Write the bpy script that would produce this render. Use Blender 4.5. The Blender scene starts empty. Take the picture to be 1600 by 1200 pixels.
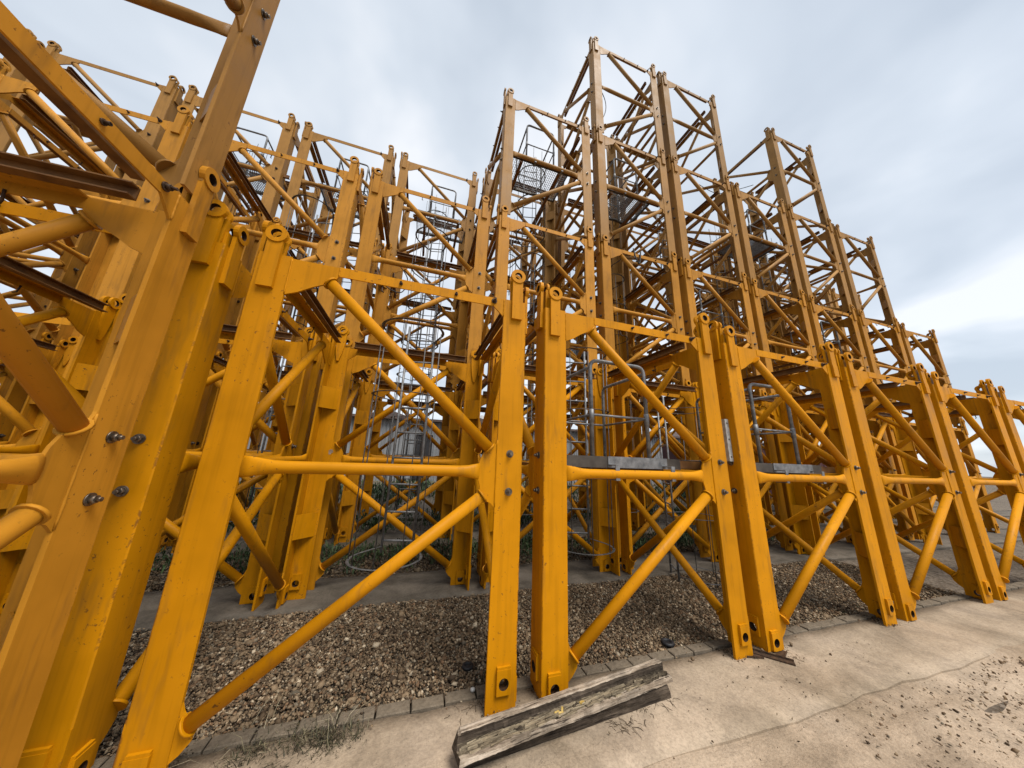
import bpy, math, random
import numpy as np
from math import sin, cos, pi, radians
from mathutils import Vector, Matrix

random.seed(7)
rng = np.random.default_rng(7)
scene = bpy.context.scene
C = scene.collection

# ------------------------------------------------------------------ camera
cam_d = bpy.data.cameras.new('camera')
cam = bpy.data.objects.new('camera', cam_d)
C.objects.link(cam)
scene.camera = cam
cam_d.sensor_fit = 'HORIZONTAL'
cam_d.sensor_width = 36.0
cam_d.lens = 458.42 / 1600.0 * 36.0
cam_d.clip_start = 0.02
cam_d.clip_end = 2000
PIT, ROL, YAW = 0.2416, 0.0379, 0.3005
fw = Vector((sin(YAW) * cos(PIT), cos(YAW) * cos(PIT), sin(PIT)))
r0 = Vector((cos(YAW), -sin(YAW), 0))
u0 = r0.cross(fw)
rt = r0 * cos(ROL) + u0 * sin(ROL)
up = -r0 * sin(ROL) + u0 * cos(ROL)
M = Matrix((rt, up, -fw)).transposed().to_4x4()
M.translation = Vector((1.1022, -2.2000, 1.5727))
cam.matrix_world = M

# ------------------------------------------------------------------ light
SUN_EL, SUN_AZ = radians(60), radians(27)     # azimuth from -y (behind the camera) towards +x
sdir = Vector((sin(SUN_AZ) * cos(SUN_EL), -cos(SUN_AZ) * cos(SUN_EL), sin(SUN_EL)))
sun_d = bpy.data.lights.new('sun', 'SUN')
sun_d.energy = 1.5
sun_d.angle = radians(28)
sun_d.color = (1.0, 0.95, 0.88)
sun = bpy.data.objects.new('sun', sun_d)
C.objects.link(sun)
sun.rotation_euler = sdir.to_track_quat('Z', 'Y').to_euler()
sun.location = (0, 0, 30)

scene.view_settings.view_transform = 'Standard'
scene.view_settings.look = 'None'
scene.view_settings.gamma = 1.0
scene.view_settings.use_curve_mapping = False
scene.view_settings.exposure = 1.35
scene.cycles.max_bounces = 5
scene.cycles.diffuse_bounces = 1
scene.cycles.glossy_bounces = 2
scene.cycles.use_fast_gi = False

world = bpy.data.worlds.new('World')
scene.world = world
world.use_nodes = True
nt = world.node_tree
nt.nodes.clear()
def N(tree, kind, **kw):
    n = tree.nodes.new(kind)
    for k, v in kw.items():
        setattr(n, k, v)
    return n
wo = N(nt, 'ShaderNodeOutputWorld')
bg = N(nt, 'ShaderNodeBackground')
bg.inputs['Strength'].default_value = 0.1
sky = N(nt, 'ShaderNodeTexSky', sky_type='NISHITA', sun_disc=False)
sky.sun_elevation = SUN_EL
sky.sun_rotation = math.atan2(sdir.x, sdir.y)
tc = N(nt, 'ShaderNodeTexCoord')
sep = N(nt, 'ShaderNodeSeparateXYZ')
nt.links.new(tc.outputs['Generated'], sep.inputs[0])
mz = N(nt, 'ShaderNodeMath', operation='MAXIMUM'); mz.inputs[1].default_value = 0.0
nt.links.new(sep.outputs['Z'], mz.inputs[0])
az = N(nt, 'ShaderNodeMath', operation='ADD'); az.inputs[1].default_value = 0.32
nt.links.new(mz.outputs[0], az.inputs[0])
dv = N(nt, 'ShaderNodeVectorMath', operation='DIVIDE')
nt.links.new(tc.outputs['Generated'], dv.inputs[0])
cmb = N(nt, 'ShaderNodeCombineXYZ')
for i in range(3):
    nt.links.new(az.outputs[0], cmb.inputs[i])
nt.links.new(cmb.outputs[0], dv.inputs[1])
cn = N(nt, 'ShaderNodeTexNoise')
cn.inputs['Scale'].default_value = 2.3
cn.inputs['Detail'].default_value = 4
cn.inputs['Roughness'].default_value = 0.47
cn.inputs['Distortion'].default_value = 0.25
nt.links.new(dv.outputs[0], cn.inputs['Vector'])
cr = N(nt, 'ShaderNodeValToRGB')
cr.color_ramp.elements[0].position = 0.33
cr.color_ramp.elements[0].color = (0.66, 0.735, 0.825, 1)
cr.color_ramp.elements[1].position = 0.64
cr.color_ramp.elements[1].color = (1.08, 1.11, 1.15, 1)
e = cr.color_ramp.elements.new(0.50); e.color = (0.83, 0.90, 0.98, 1)
nt.links.new(cn.outputs['Fac'], cr.inputs[0])
sc = N(nt, 'ShaderNodeVectorMath', operation='SCALE')
sc.inputs['Scale'].default_value = 3.6
nt.links.new(cr.outputs[0], sc.inputs[0])
mx = N(nt, 'ShaderNodeMix', data_type='RGBA')
mx.inputs['Factor'].default_value = 0.90
nt.links.new(sky.outputs[0], mx.inputs['A'])
nt.links.new(sc.outputs[0], mx.inputs['B'])
nt.links.new(mx.outputs['Result'], bg.inputs[0])
nt.links.new(bg.outputs[0], wo.inputs[0])

# ------------------------------------------------------------------ materials
def mat(name, rough=0.6, spec=0.4, metal=0.0):
    m = bpy.data.materials.new(name)
    m.use_nodes = True
    t = m.node_tree
    b = t.nodes['Principled BSDF']
    b.inputs['Roughness'].default_value = rough
    b.inputs['Specular IOR Level'].default_value = spec
    b.inputs['Metallic'].default_value = metal
    return m, t, b
def noise(t, vec, scale, detail=4, rough=0.55, dist=0.0):
    n = N(t, 'ShaderNodeTexNoise')
    n.inputs['Scale'].default_value = scale
    n.inputs['Detail'].default_value = detail
    n.inputs['Roughness'].default_value = rough
    n.inputs['Distortion'].default_value = dist
    if vec is not None:
        t.links.new(vec, n.inputs['Vector'])
    return n.outputs['Fac']
def ramp(t, fac, stops, interp='LINEAR'):
    n = N(t, 'ShaderNodeValToRGB')
    n.color_ramp.interpolation = interp
    el = n.color_ramp.elements
    while len(el) < len(stops):
        el.new(0.5)
    for e_, (p, c) in zip(el, stops):
        e_.position = p
        e_.color = (c[0], c[1], c[2], 1) if hasattr(c, '__len__') else (c, c, c, 1)
    t.links.new(fac, n.inputs[0])
    return n.outputs[0]
def mixc(t, fac, a, b, blend='MIX'):
    n = N(t, 'ShaderNodeMix', data_type='RGBA', blend_type=blend)
    if isinstance(fac, (int, float)):
        n.inputs['Factor'].default_value = fac
    else:
        t.links.new(fac, n.inputs['Factor'])
    for s, v in (('A', a), ('B', b)):
        if isinstance(v, tuple):
            n.inputs[s].default_value = (*v, 1)
        else:
            t.links.new(v, n.inputs[s])
    return n.outputs['Result']
def math_(t, op, a, b=None, clamp=False):
    n = N(t, 'ShaderNodeMath', operation=op, use_clamp=clamp)
    for i, v in enumerate((a, b)):
        if v is None:
            continue
        if isinstance(v, (int, float)):
            n.inputs[i].default_value = v
        else:
            t.links.new(v, n.inputs[i])
    return n.outputs[0]
def bump(t, b, h, strength=0.3, dist=0.01):
    n = N(t, 'ShaderNodeBump')
    n.inputs['Strength'].default_value = strength
    n.inputs['Distance'].default_value = dist
    t.links.new(h, n.inputs['Height'])
    t.links.new(n.outputs[0], b.inputs['Normal'])
def objvec(t, scale=(1, 1, 1), rnd=True):
    tcn = N(t, 'ShaderNodeTexCoord')
    v = tcn.outputs['Object']
    if rnd:
        oi = N(t, 'ShaderNodeObjectInfo')
        a = math_(t, 'MULTIPLY', oi.outputs['Random'], 53.0)
        cb = N(t, 'ShaderNodeCombineXYZ')
        for i in range(3):
            t.links.new(a, cb.inputs[i])
        ad = N(t, 'ShaderNodeVectorMath', operation='ADD')
        t.links.new(v, ad.inputs[0]); t.links.new(cb.outputs[0], ad.inputs[1])
        v = ad.outputs[0]
    mp = N(t, 'ShaderNodeMapping')
    mp.inputs['Scale'].default_value = scale
    t.links.new(v, mp.inputs['Vector'])
    return mp.outputs[0], tcn.outputs['Object']

def paint_mat(name, chip=False, streaks=True):
    m, t, b = mat(name, 0.5, 0.12)
    oi = N(t, 'ShaderNodeObjectInfo')
    col = oi.outputs['Color']
    v, ov = objvec(t)
    bn = noise(t, v, 2.2, 3, 0.6)
    big = ramp(t, bn, [(0.25, 0.78), (0.55, 1.0), (0.8, 1.1)])
    col = mixc(t, 1.0, col, big, 'MULTIPLY')
    if streaks:
        vs, _ = objvec(t, (26, 26, 1.1))
        streak = ramp(t, noise(t, vs, 1.0, 2, 0.6), [(0.34, 0.72), (0.5, 1.0)])
        col = mixc(t, 0.42, col, streak, 'MULTIPLY')
    # scuffed, greasy patches and run-off stains
    vg, _ = objvec(t, (9, 9, 1.6))
    gn = noise(t, vg, 1.0, 3, 0.72)
    grime = ramp(t, gn, [(0.56, 0.0), (0.74, 1.0)])
    col = mixc(t, math_(t, 'MULTIPLY', grime, 0.5), col, (0.15, 0.075, 0.022))
    # grime specks and rust bleeding through
    fn = noise(t, v, 38, 3, 0.7)
    sp = ramp(t, fn, [(0.63, 0.0), (0.68, 1.0)])
    patch = ramp(t, bn, [(0.47, 0.0), (0.62, 1.0)])
    rust = math_(t, 'MULTIPLY', sp, patch)
    if chip:
        s = N(t, 'ShaderNodeSeparateXYZ')
        t.links.new(ov, s.inputs[0])
        # distance from the outer corner of the angle post (both coordinates at -A)
        dx = math_(t, 'ADD', s.outputs['X'], 0.995)
        dy = math_(t, 'ADD', s.outputs['Y'], 0.995)
        d = math_(t, 'MAXIMUM', dx, dy)
        near = ramp(t, math_(t, 'MULTIPLY', d, 80.0, True), [(0.15, 1.0), (0.95, 0.0)])
        lump = math_(t, 'MULTIPLY', ramp(t, noise(t, v, 17, 3, 0.8), [(0.47, 0.0), (0.56, 1.0)]), ramp(t, bn, [(0.40, 0.1), (0.56, 1.0)]))
        rust = math_(t, 'MAXIMUM', rust, math_(t, 'MULTIPLY', near, lump))
    col = mixc(t, math_(t, 'MULTIPLY', rust, 0.85), col, (0.085, 0.035, 0.016))
    t.links.new(col, b.inputs['Base Color'])
    t.links.new(ramp(t, bn, [(0.3, 0.40), (0.7, 0.62)]), b.inputs['Roughness'])
    return m
M_PAINT = paint_mat('yellow_paint')
M_POST = paint_mat('yellow_paint_chipped', True)
M_TUBE = paint_mat('yellow_tube_paint', False, False)

def simple(name, c1, c2, scale, rough=0.6, spec=0.4, metal=0.0, bs=0.2, bd=0.005, sc3=(1, 1, 1), rnd=True, lo=.35, hi=.65):
    m, t, b = mat(name, rough, spec, metal)
    v, _ = objvec(t, sc3, rnd)
    n = noise(t, v, scale, 6, 0.6)
    t.links.new(ramp(t, n, [(lo, c1), (hi, c2)]), b.inputs['Base Color'])
    if bs:
        bump(t, b, noise(t, v, scale * 4, 5, 0.65), bs, bd)
    return m
M_PRIMER = simple('brown_primer', (0.11, 0.048, 0.015), (0.22, 0.10, 0.026), 7, 0.62, 0.3)
M_BORE = simple('rusty_bore', (0.018, 0.010, 0.006), (0.06, 0.03, 0.015), 40, 0.8, 0.2)
M_STEEL = simple('bolt_steel', (0.07, 0.05, 0.035), (0.24, 0.20, 0.155), 30, 0.42, 0.5, 0.7, 0.15, 0.001)
M_DARKBOLT = simple('rusty_bolt', (0.03, 0.02, 0.014), (0.10, 0.055, 0.03), 40, 0.7, 0.3, 0.2, 0.15, 0.001)
M_GALV = simple('galvanised_steel', (0.11, 0.112, 0.115), (0.25, 0.25, 0.25), 16, 0.5, 0.45, 0.3, 0, 0)
M_TOE = simple('dark_zinc_sheet', (0.055, 0.045, 0.036), (0.11, 0.092, 0.074), 6, 0.5, 0.4, 0.35, 0.1, 0.002)
M_WIRE = simple('dull_wire', (0.07, 0.07, 0.068), (0.16, 0.155, 0.15), 20, 0.6, 0.35, 0.2, 0, 0)
M_RUBBER = simple('black_rubber', (0.006, 0.006, 0.007), (0.018, 0.018, 0.02), 30, 0.55, 0.4)
M_STRAP = simple('scratched_strap', (0.34, 0.335, 0.32), (0.56, 0.55, 0.52), 25, 0.5, 0.45, 0.0, 0.1, 0.001)

def concrete(name, c1, c2, c3, stain=0.5, bs=0.5):
    m, t, b = mat(name, 0.9, 0.15)
    v, _ = objvec(t, (1, 1, 1), False)
    a = ramp(t, noise(t, v, 1.1, 8, 0.62, 0.3), [(0.30, c1), (0.5, c2), (0.72, c3)])
    fine = ramp(t, noise(t, v, 55, 5, 0.75), [(0.3, 0.62), (0.55, 1.0), (0.75, 1.18)])
    a = mixc(t, 0.8, a, fine, 'MULTIPLY')
    st = ramp(t, noise(t, v, 2.6, 7, 0.7, 0.6), [(0.44, 1.0), (0.64, 0.36)])
    a = mixc(t, stain, a, st, 'MULTIPLY')
    sp = ramp(t, noise(t, v, 120, 2, 0.5), [(0.70, 0.0), (0.74, 1.0)])
    a = mixc(t, math_(t, 'MULTIPLY', sp, 0.75), a, (0.05, 0.04, 0.03))
    cv = N(t, 'ShaderNodeTexVoronoi', feature='DISTANCE_TO_EDGE')
    cv.inputs['Scale'].default_value = 1.35
    t.links.new(v, cv.inputs['Vector'])
    wob = N(t, 'ShaderNodeVectorMath', operation='ADD')
    nv = N(t, 'ShaderNodeTexNoise'); nv.inputs['Scale'].default_value = 3.5; nv.inputs['Detail'].default_value = 6
    t.links.new(v, nv.inputs['Vector'])
    t.links.new(v, wob.inputs[0]); t.links.new(nv.outputs['Color'], wob.inputs[1])
    t.links.new(wob.outputs[0], cv.inputs['Vector'])
    crk = ramp(t, cv.outputs['Distance'], [(0.0, 1.0), (0.008, 0.0)])
    a = mixc(t, math_(t, 'MULTIPLY', crk, 0.28), a, (0.07, 0.055, 0.04))
    t.links.new(a, b.inputs['Base Color'])
    h = math_(t, 'ADD', math_(t, 'MULTIPLY', noise(t, v, 7, 5, 0.7), 0.7), math_(t, 'MULTIPLY', noise(t, v, 70, 2, 0.7), 0.3))
    bump(t, b, h, bs, 0.02)
    return m
M_CONC = concrete('dusty_concrete', (0.24, 0.18, 0.12), (0.40, 0.31, 0.218), (0.50, 0.39, 0.285), 0.45)
M_CONC_SHADE = concrete('shaded_concrete', (0.085, 0.07, 0.055), (0.155, 0.13, 0.10), (0.22, 0.185, 0.15), 0.6)  # shade beneath the stacks is darkened into this concrete's colour
M_KERB = concrete('old_kerb', (0.11, 0.085, 0.06), (0.20, 0.16, 0.115), (0.30, 0.24, 0.18), 0.6)
M_DUST = concrete('trodden_dust', (0.26, 0.195, 0.13), (0.42, 0.32, 0.225), (0.52, 0.41, 0.30), 0.45, 0.9)

def earth_mat():
    m, t, b = mat('stony_earth', 0.95, 0.1)
    v, _ = objvec(t, (1, 1, 1), False)
    a = ramp(t, noise(t, v, 0.6, 8, 0.65), [(0.3, (0.055, 0.042, 0.03)), (0.6, (0.14, 0.11, 0.08))])
    vo = N(t, 'ShaderNodeTexVoronoi'); vo.inputs['Scale'].default_value = 28
    t.links.new(v, vo.inputs['Vector'])
    a = mixc(t, 0.45, a, ramp(t, vo.outputs['Color'], [(0.1, (0.05, 0.04, 0.03)), (0.9, (0.34, 0.28, 0.22))]))
    t.links.new(a, b.inputs['Base Color'])
    bump(t, b, vo.outputs['Distance'], 0.7, 0.02)
    return m
M_EARTH = earth_mat()
def attr_mat(name, attr, rough=0.85, spec=0.2, nscale=0, trans=0):
    m, t, b = mat(name, rough, spec)
    a = N(t, 'ShaderNodeAttribute', attribute_name=attr)
    col = a.outputs['Color']
    if nscale:
        v, _ = objvec(t, (1, 1, 1), False)
        col = mixc(t, 0.6, col, ramp(t, noise(t, v, nscale, 5, 0.7), [(0.3, 0.55), (0.7, 1.25)]), 'MULTIPLY')
    t.links.new(col, b.inputs['Base Color'])
    return m
M_STONE = attr_mat('gravel_stone', 'tint', 0.85, 0.2)
M_LEAF = attr_mat('weed_leaf', 'tint', 0.6, 0.3)

def wood_mat(name, dark, mid, light):
    m, t, b = mat(name, 0.9, 0.15)
    v, _ = objvec(t, (1.2, 22, 22))
    v2, _ = objvec(t)
    g = noise(t, v, 2.2, 7, 0.7, 0.8)
    a = ramp(t, g, [(0.30, dark), (0.48, mid), (0.68, light)])
    blot = ramp(t, noise(t, v2, 5.5, 7, 0.7), [(0.40, 0.35), (0.56, 1.0), (0.75, 1.25)])
    a = mixc(t, 0.75, a, blot, 'MULTIPLY')
    crk = ramp(t, noise(t, v, 5.0, 3, 0.5, 0.3), [(0.37, 1.0), (0.41, 0.0)])
    a = mixc(t, math_(t, 'MULTIPLY', crk, 0.8), a, (0.02, 0.015, 0.012))
    t.links.new(a, b.inputs['Base Color'])
    bump(t, b, g, 0.8, 0.012)
    return m
M_WOOD = wood_mat('weathered_timber', (0.14, 0.10, 0.07), (0.36, 0.285, 0.21), (0.60, 0.50, 0.395))
M_WOOD2 = wood_mat('dark_damp_timber', (0.030, 0.022, 0.016), (0.085, 0.064, 0.046), (0.18, 0.14, 0.105))
M_SPLIT = wood_mat('splintered_timber', (0.02, 0.015, 0.011), (0.10, 0.078, 0.052), (0.34, 0.27, 0.185))
M_SPLINT = wood_mat('pale_splinter', (0.12, 0.09, 0.06), (0.33, 0.26, 0.17), (0.55, 0.46, 0.32))
M_CHIP = simple('fresh_wood', (0.40, 0.26, 0.06), (0.60, 0.44, 0.16), 20, 0.8, 0.2)
M_SHED = simple('grey_sheet_metal', (0.20, 0.21, 0.22), (0.31, 0.32, 0.33), 1.5, 0.55, 0.35, 0.1, 0.1, 0.004, (4, 4, .6))
M_DARK = simple('dark_door', (0.015, 0.016, 0.018), (0.03, 0.03, 0.034), 3, 0.6)
M_WHITE = simple('white_render', (0.50, 0.50, 0.48), (0.66, 0.65, 0.62), 1.2, 0.85, 0.2)
M_ROOF = simple('brown_roof', (0.07, 0.05, 0.045), (0.14, 0.10, 0.085), 2.0, 0.8, 0.2)
M_GLASS, _t, _b = mat('window_glass', 0.08, 0.6)
_b.inputs['Base Color'].default_value = (0.05, 0.07, 0.09, 1)
M_CONT = simple('maroon_container', (0.045, 0.016, 0.016), (0.085, 0.028, 0.026), 1.2, 0.6, 0.3)
M_CABLE = M_RUBBER

# ------------------------------------------------------------------ mesh building
class MB:
    def __init__(s):
        s.v, s.f, s.sm, s.mi = [], [], [], {}
    def add(s, vs, fs, smooth=False):
        o = len(s.v)
        s.v += [tuple(p) for p in vs]
        s.f += [tuple(i + o for i in f) for f in fs]
        s.sm += [smooth] * len(fs)
        return s
    def box(s, x0, x1, y0, y1, z0, z1):
        return s.add([(x0, y0, z0), (x1, y0, z0), (x1, y1, z0), (x0, y1, z0), (x0, y0, z1), (x1, y0, z1), (x1, y1, z1), (x0, y1, z1)],
                     [(0, 3, 2, 1), (4, 5, 6, 7), (0, 1, 5, 4), (1, 2, 6, 5), (2, 3, 7, 6), (3, 0, 4, 7)])
    def prism(s, poly, y0, y1):                 # polygon in (x,z), extruded along y
        n = len(poly)
        a = sum(poly[i][0] * poly[(i + 1) % n][1] - poly[(i + 1) % n][0] * poly[i][1] for i in range(n))
        if a < 0:
            poly = poly[::-1]
        vs = [(x, y0, z) for x, z in poly] + [(x, y1, z) for x, z in poly]
        fs = [tuple(range(n)), tuple(range(2 * n - 1, n - 1, -1))]
        fs += [(i + n, (i + 1) % n + n, (i + 1) % n, i) for i in range(n)]
        return s.add(vs, fs)
    def column(s, poly, z0, z1):                # polygon in (x,y), extruded along z
        n = len(poly)
        a = sum(poly[i][0] * poly[(i + 1) % n][1] - poly[(i + 1) % n][0] * poly[i][1] for i in range(n))
        if a < 0:
            poly = poly[::-1]
        vs = [(x, y, z0) for x, y in poly] + [(x, y, z1) for x, y in poly]
        fs = [tuple(range(n - 1, -1, -1)), tuple(range(n, 2 * n))]
        fs += [(i, (i + 1) % n, (i + 1) % n + n, i + n) for i in range(n)]
        return s.add(vs, fs)
    def tube(s, pts, r, n=10, caps=True, closed=False, rz=None):
        P = [Vector(p) for p in pts]
        m = len(P)
        rs = r if hasattr(r, '__len__') else [r] * m
        vs, prev = [], None
        for i in range(m):
            if closed:
                d = (P[(i + 1) % m] - P[i - 1]).normalized()
            else:
                d = (P[min(i + 1, m - 1)] - P[max(i - 1, 0)]).normalized()
            if prev is None:
                ref = Vector((0, 0, 1)) if abs(d.z) < 0.95 else Vector((1, 0, 0))
                a = d.cross(ref).normalized()
            else:
                a = (prev - d * prev.dot(d)).normalized()
            prev = a
            b = d.cross(a)
            ra, rb = (rs[i] if not hasattr(rs[i], '__len__') else rs[i][0]), (rs[i] if not hasattr(rs[i], '__len__') else rs[i][1])
            for k in range(n):
                t = 2 * pi * k / n
                vs.append(P[i] + a * (ra * cos(t)) + b * (rb * sin(t)))
        fs = []
        for i in range(m if closed else m - 1):
            j = (i + 1) % m
            for k in range(n):
                l = (k + 1) % n
                fs.append((i * n + k, i * n + l, j * n + l, j * n + k))
        s.add(vs, fs, True)
        if caps and not closed:
            o = len(s.v) - len(vs)
            s.f.append(tuple(o + k for k in range(n - 1, -1, -1))); s.sm.append(False)
            s.f.append(tuple(o + (m - 1) * n + k for k in range(n))); s.sm.append(False)
        return s
    def plate_hole(s, x0, x1, z0, z1, cx, cz, r, y0, y1, n=20):   # plate in the x-z plane with a round hole
        ang = sorted(set([2 * pi * k / n for k in range(n)] + [math.atan2(z - cz, x - cx) % (2 * pi) for x in (x0, x1) for z in (z0, z1)]))
        out, inn = [], []
        for a in ang:
            c_, s_ = cos(a), sin(a)
            t = min([(x1 - cx) / c_ if c_ > 1e-9 else 1e9, (x0 - cx) / c_ if c_ < -1e-9 else 1e9,
                     (z1 - cz) / s_ if s_ > 1e-9 else 1e9, (z0 - cz) / s_ if s_ < -1e-9 else 1e9])
            out.append((cx + c_ * t, cz + s_ * t)); inn.append((cx + c_ * r, cz + s_ * r))
        return s._ring(out, inn, y0, y1)
    def annulus(s, cx, cz, ro, ri, y0, y1, n=20):
        out = [(cx + ro * cos(2 * pi * k / n), cz + ro * sin(2 * pi * k / n)) for k in range(n)]
        inn = [(cx + ri * cos(2 * pi * k / n), cz + ri * sin(2 * pi * k / n)) for k in range(n)]
        return s._ring(out, inn, y0, y1)
    def _ring(s, out, inn, y0, y1):
        n = len(out)
        vs = [(x, y0, z) for x, z in out] + [(x, y0, z) for x, z in inn] + [(x, y1, z) for x, z in out] + [(x, y1, z) for x, z in inn]
        fs = []
        for i in range(n):
            j = (i + 1) % n
            fs += [(i, j, n + j, n + i), (2 * n + i, 3 * n + i, 3 * n + j, 2 * n + j), (i, 2 * n + i, 2 * n + j, j), (n + i, n + j, 3 * n + j, 3 * n + i)]
            s.mi[len(s.f) + len(fs) - 1] = 1                     # the bore of the hole
        return s.add(vs, fs)
    def merge(s, o, mtx=None):
        vs = o.v if mtx is None else [tuple(mtx @ Vector(p)) for p in o.v]
        k = len(s.v)
        for q in o.mi:
            s.mi[len(s.f) + q] = 1
        s.v += vs
        s.f += [tuple(i + k for i in f) for f in o.f]
        s.sm += o.sm
        return s
    def mesh(s, name, *mats):
        me = bpy.data.meshes.new(name)
        me.from_pydata([tuple(p) for p in s.v], [], s.f)
        me.polygons.foreach_set('use_smooth', s.sm)
        for m in mats:
            me.materials.append(m)
        if s.mi and len(mats) > 1:
            for q in s.mi:
                me.polygons[q].material_index = 1
        me.update()
        return me

def put(name, me, parent=None, loc=(0, 0, 0), rz=0.0, color=None):
    o = bpy.data.objects.new(name, me)
    C.objects.link(o)
    o.location = loc
    o.rotation_euler = (0, 0, rz)
    if parent is not None:
        o.parent = parent
    if color is not None:
        o.color = color
    return o
def thing(name, label, cat, loc=(0, 0, 0), rz=0.0, group=None):
    o = bpy.data.objects.new(name, None)
    o.empty_display_size = 0.2
    C.objects.link(o)
    o.location = loc
    o.rotation_euler = (0, 0, rz)
    return tag(o, label, cat, group)
def tag(o, label, cat, group=None):
    o['label'] = label
    o['category'] = cat
    if group:
        o['group'] = group
    return o
def struct(name, me, loc=(0, 0, 0), kind='structure'):
    o = put(name, me, None, loc)
    o['kind'] = kind
    return o

# ------------------------------------------------------------------ ground and footings
G = -0.03                                       # top of the concrete footings
PX, PY = 2.1743, 2.1896                         # grid pitch of the stored mast sections
W, A = 1.8064, 0.995                            # lug spacing, half width of a section
struct('ground', MB().add([(-400, -60, -0.075), (400, -60, -0.075), (400, 600, -0.075), (-400, 600, -0.075)], [(0, 1, 2, 3)]).mesh('ground', M_EARTH))

def slab(name, x0, x1, y0, y1, zt, zb, m, amp=0.004, nx=60, ny=6):
    mb = MB()
    vs, fs = [], []
    for j in range(ny + 1):
        for i in range(nx + 1):
            x = x0 + (x1 - x0) * i / nx
            y = y0 + (y1 - y0) * j / ny
            edge = 0.012 * sin(x * 3.1 + y) + 0.01 * sin(x * 11.3 + 2) if j in (0, ny) else 0
            vs.append((x, y + edge, zt + amp * (sin(x * 2.3 + y * 5) * 0.5 + sin(x * 5.1 - y * 3.3) * 0.5) * 0.5 - (0.004 if j in (0, ny) else 0)))
    for j in range(ny):
        for i in range(nx):
            k = j * (nx + 1) + i
            fs.append((k, k + 1, k + nx + 2, k + nx + 1))
    mb.add(vs, fs, True)
    o = len(mb.v)
    n = nx + 1
    low = [(x, y, zb) for x, y, z in vs[:n]] + [(x, y, zb) for x, y, z in vs[-n:]]
    mb.v += low
    for i in range(nx):
        mb.f.append((o + i, o + i + 1, i + 1, i)); mb.sm.append(False)
        q = ny * n
        mb.f.append((q + i, q + i + 1, o + n + i + 1, o + n + i)); mb.sm.append(False)
    return struct(name, mb.mesh(name, m))
strip1 = slab('concrete_footing', -9, 22, -0.50, 0.185, G, -0.2, M_CONC, 0.003, 120, 5)
slab('concrete_footing', -12, 26, 1.68, 2.56, G, -0.2, M_CONC_SHADE, 0.006, 120, 6)
slab('concrete_footing', -14, 30, 3.86, 4.75, G, -0.2, M_CONC_SHADE, 0.006, 100, 4)
slab('concrete_footing', -14, 30, 6.05, 6.95, G, -0.2, M_CONC_SHADE, 0.006, 100, 4)
slab('concrete_footing', -9, -0.15, -2.75, -1.6, G, -0.2, M_CONC, 0.004, 40, 4)

# trodden dust in front of the first footing: a real uneven sheet with two worn ruts
def dust():
    nx, ny = 260, 130
    x0, x1, y0, y1 = -7.0, 14.0, -7.0, -0.47
    xs = np.linspace(x0, x1, nx + 1); ys = y0 + (y1 - y0) * (1 - (1 - np.linspace(0, 1, ny + 1)) ** 1.0)
    X, Y = np.meshgrid(xs, ys)
    Z = np.full_like(X, -0.046)
    for _ in range(26):
        a = rng.uniform(0, 6.28); f = rng.uniform(1.0, 7.0)
        Z += 0.0035 / (1 + 0.25 * f) * np.sin(f * (np.cos(a) * X + np.sin(a) * Y) + rng.uniform(0, 6.28))
    for yc, s in ((-0.62, 1), (-0.80, -1), (-1.35, 1)):
        yy = yc + 0.06 * X * 0 + 0.03 * np.sin(X * 1.3)
        Z += -0.010 * np.exp(-((Y - yy) / 0.035) ** 2) + 0.008 * np.exp(-((Y - yy - 0.09) / 0.05) ** 2)
    Z -= 0.004
    v = np.stack([X, Y, Z], -1).reshape(-1, 3)
    i = np.arange(nx); j = np.arange(ny)
    k = (j[:, None] * (nx + 1) + i[None]).ravel()
    f = np.stack([k, k + 1, k + nx + 2, k + nx + 1], -1)
    me = bpy.data.meshes.new('dusty_yard')
    me.from_pydata(v.tolist(), [], f.tolist())
    me.polygons.foreach_set('use_smooth', [True] * len(f))
    me.materials.append(M_DUST)
    struct('dusty_yard', me)
dust()

# kerb bricks along the back edge of the first footing
kerb_me = []
for q in range(4):
    b = MB()
    w0, w1 = -0.046 + random.uniform(-.003, .003), 0.046 + random.uniform(-.004, .004)
    L0, L1 = 0.004, 0.208 - random.uniform(0, .004)
    c = 0.006
    zt = -0.012
    vs = [(L0, w0, -.12), (L1, w0, -.12), (L1, w1, -.12), (L0, w1, -.12),
          (L0, w0, zt - c), (L1, w0, zt - c), (L1, w1, zt - c), (L0, w1, zt - c),
          (L0 + c, w0 + c, zt), (L1 - c, w0 + c, zt + random.uniform(-.004, .002)), (L1 - c, w1 - c, zt), (L0 + c, w1 - c, zt + random.uniform(-.005, .002))]
    b.add(vs, [(0, 1, 5, 4), (1, 2, 6, 5), (2, 3, 7, 6), (3, 0, 4, 7), (4, 5, 9, 8), (5, 6, 10, 9), (6, 7, 11, 10), (7, 4, 8, 11), (8, 9, 10, 11)])
    kerb_me.append(b.mesh('kerb_brick', M_KERB))
x = -3.0
i = 0
while x < 12.5:
    o = put('kerb_brick', kerb_me[(i * 7 + i // 3) % 4], strip1, (x, 0.232 + random.uniform(-.004, .004), random.uniform(-.009, .003)), random.uniform(-.012, .012))
    x += 0.2125
    i += 1

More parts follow.
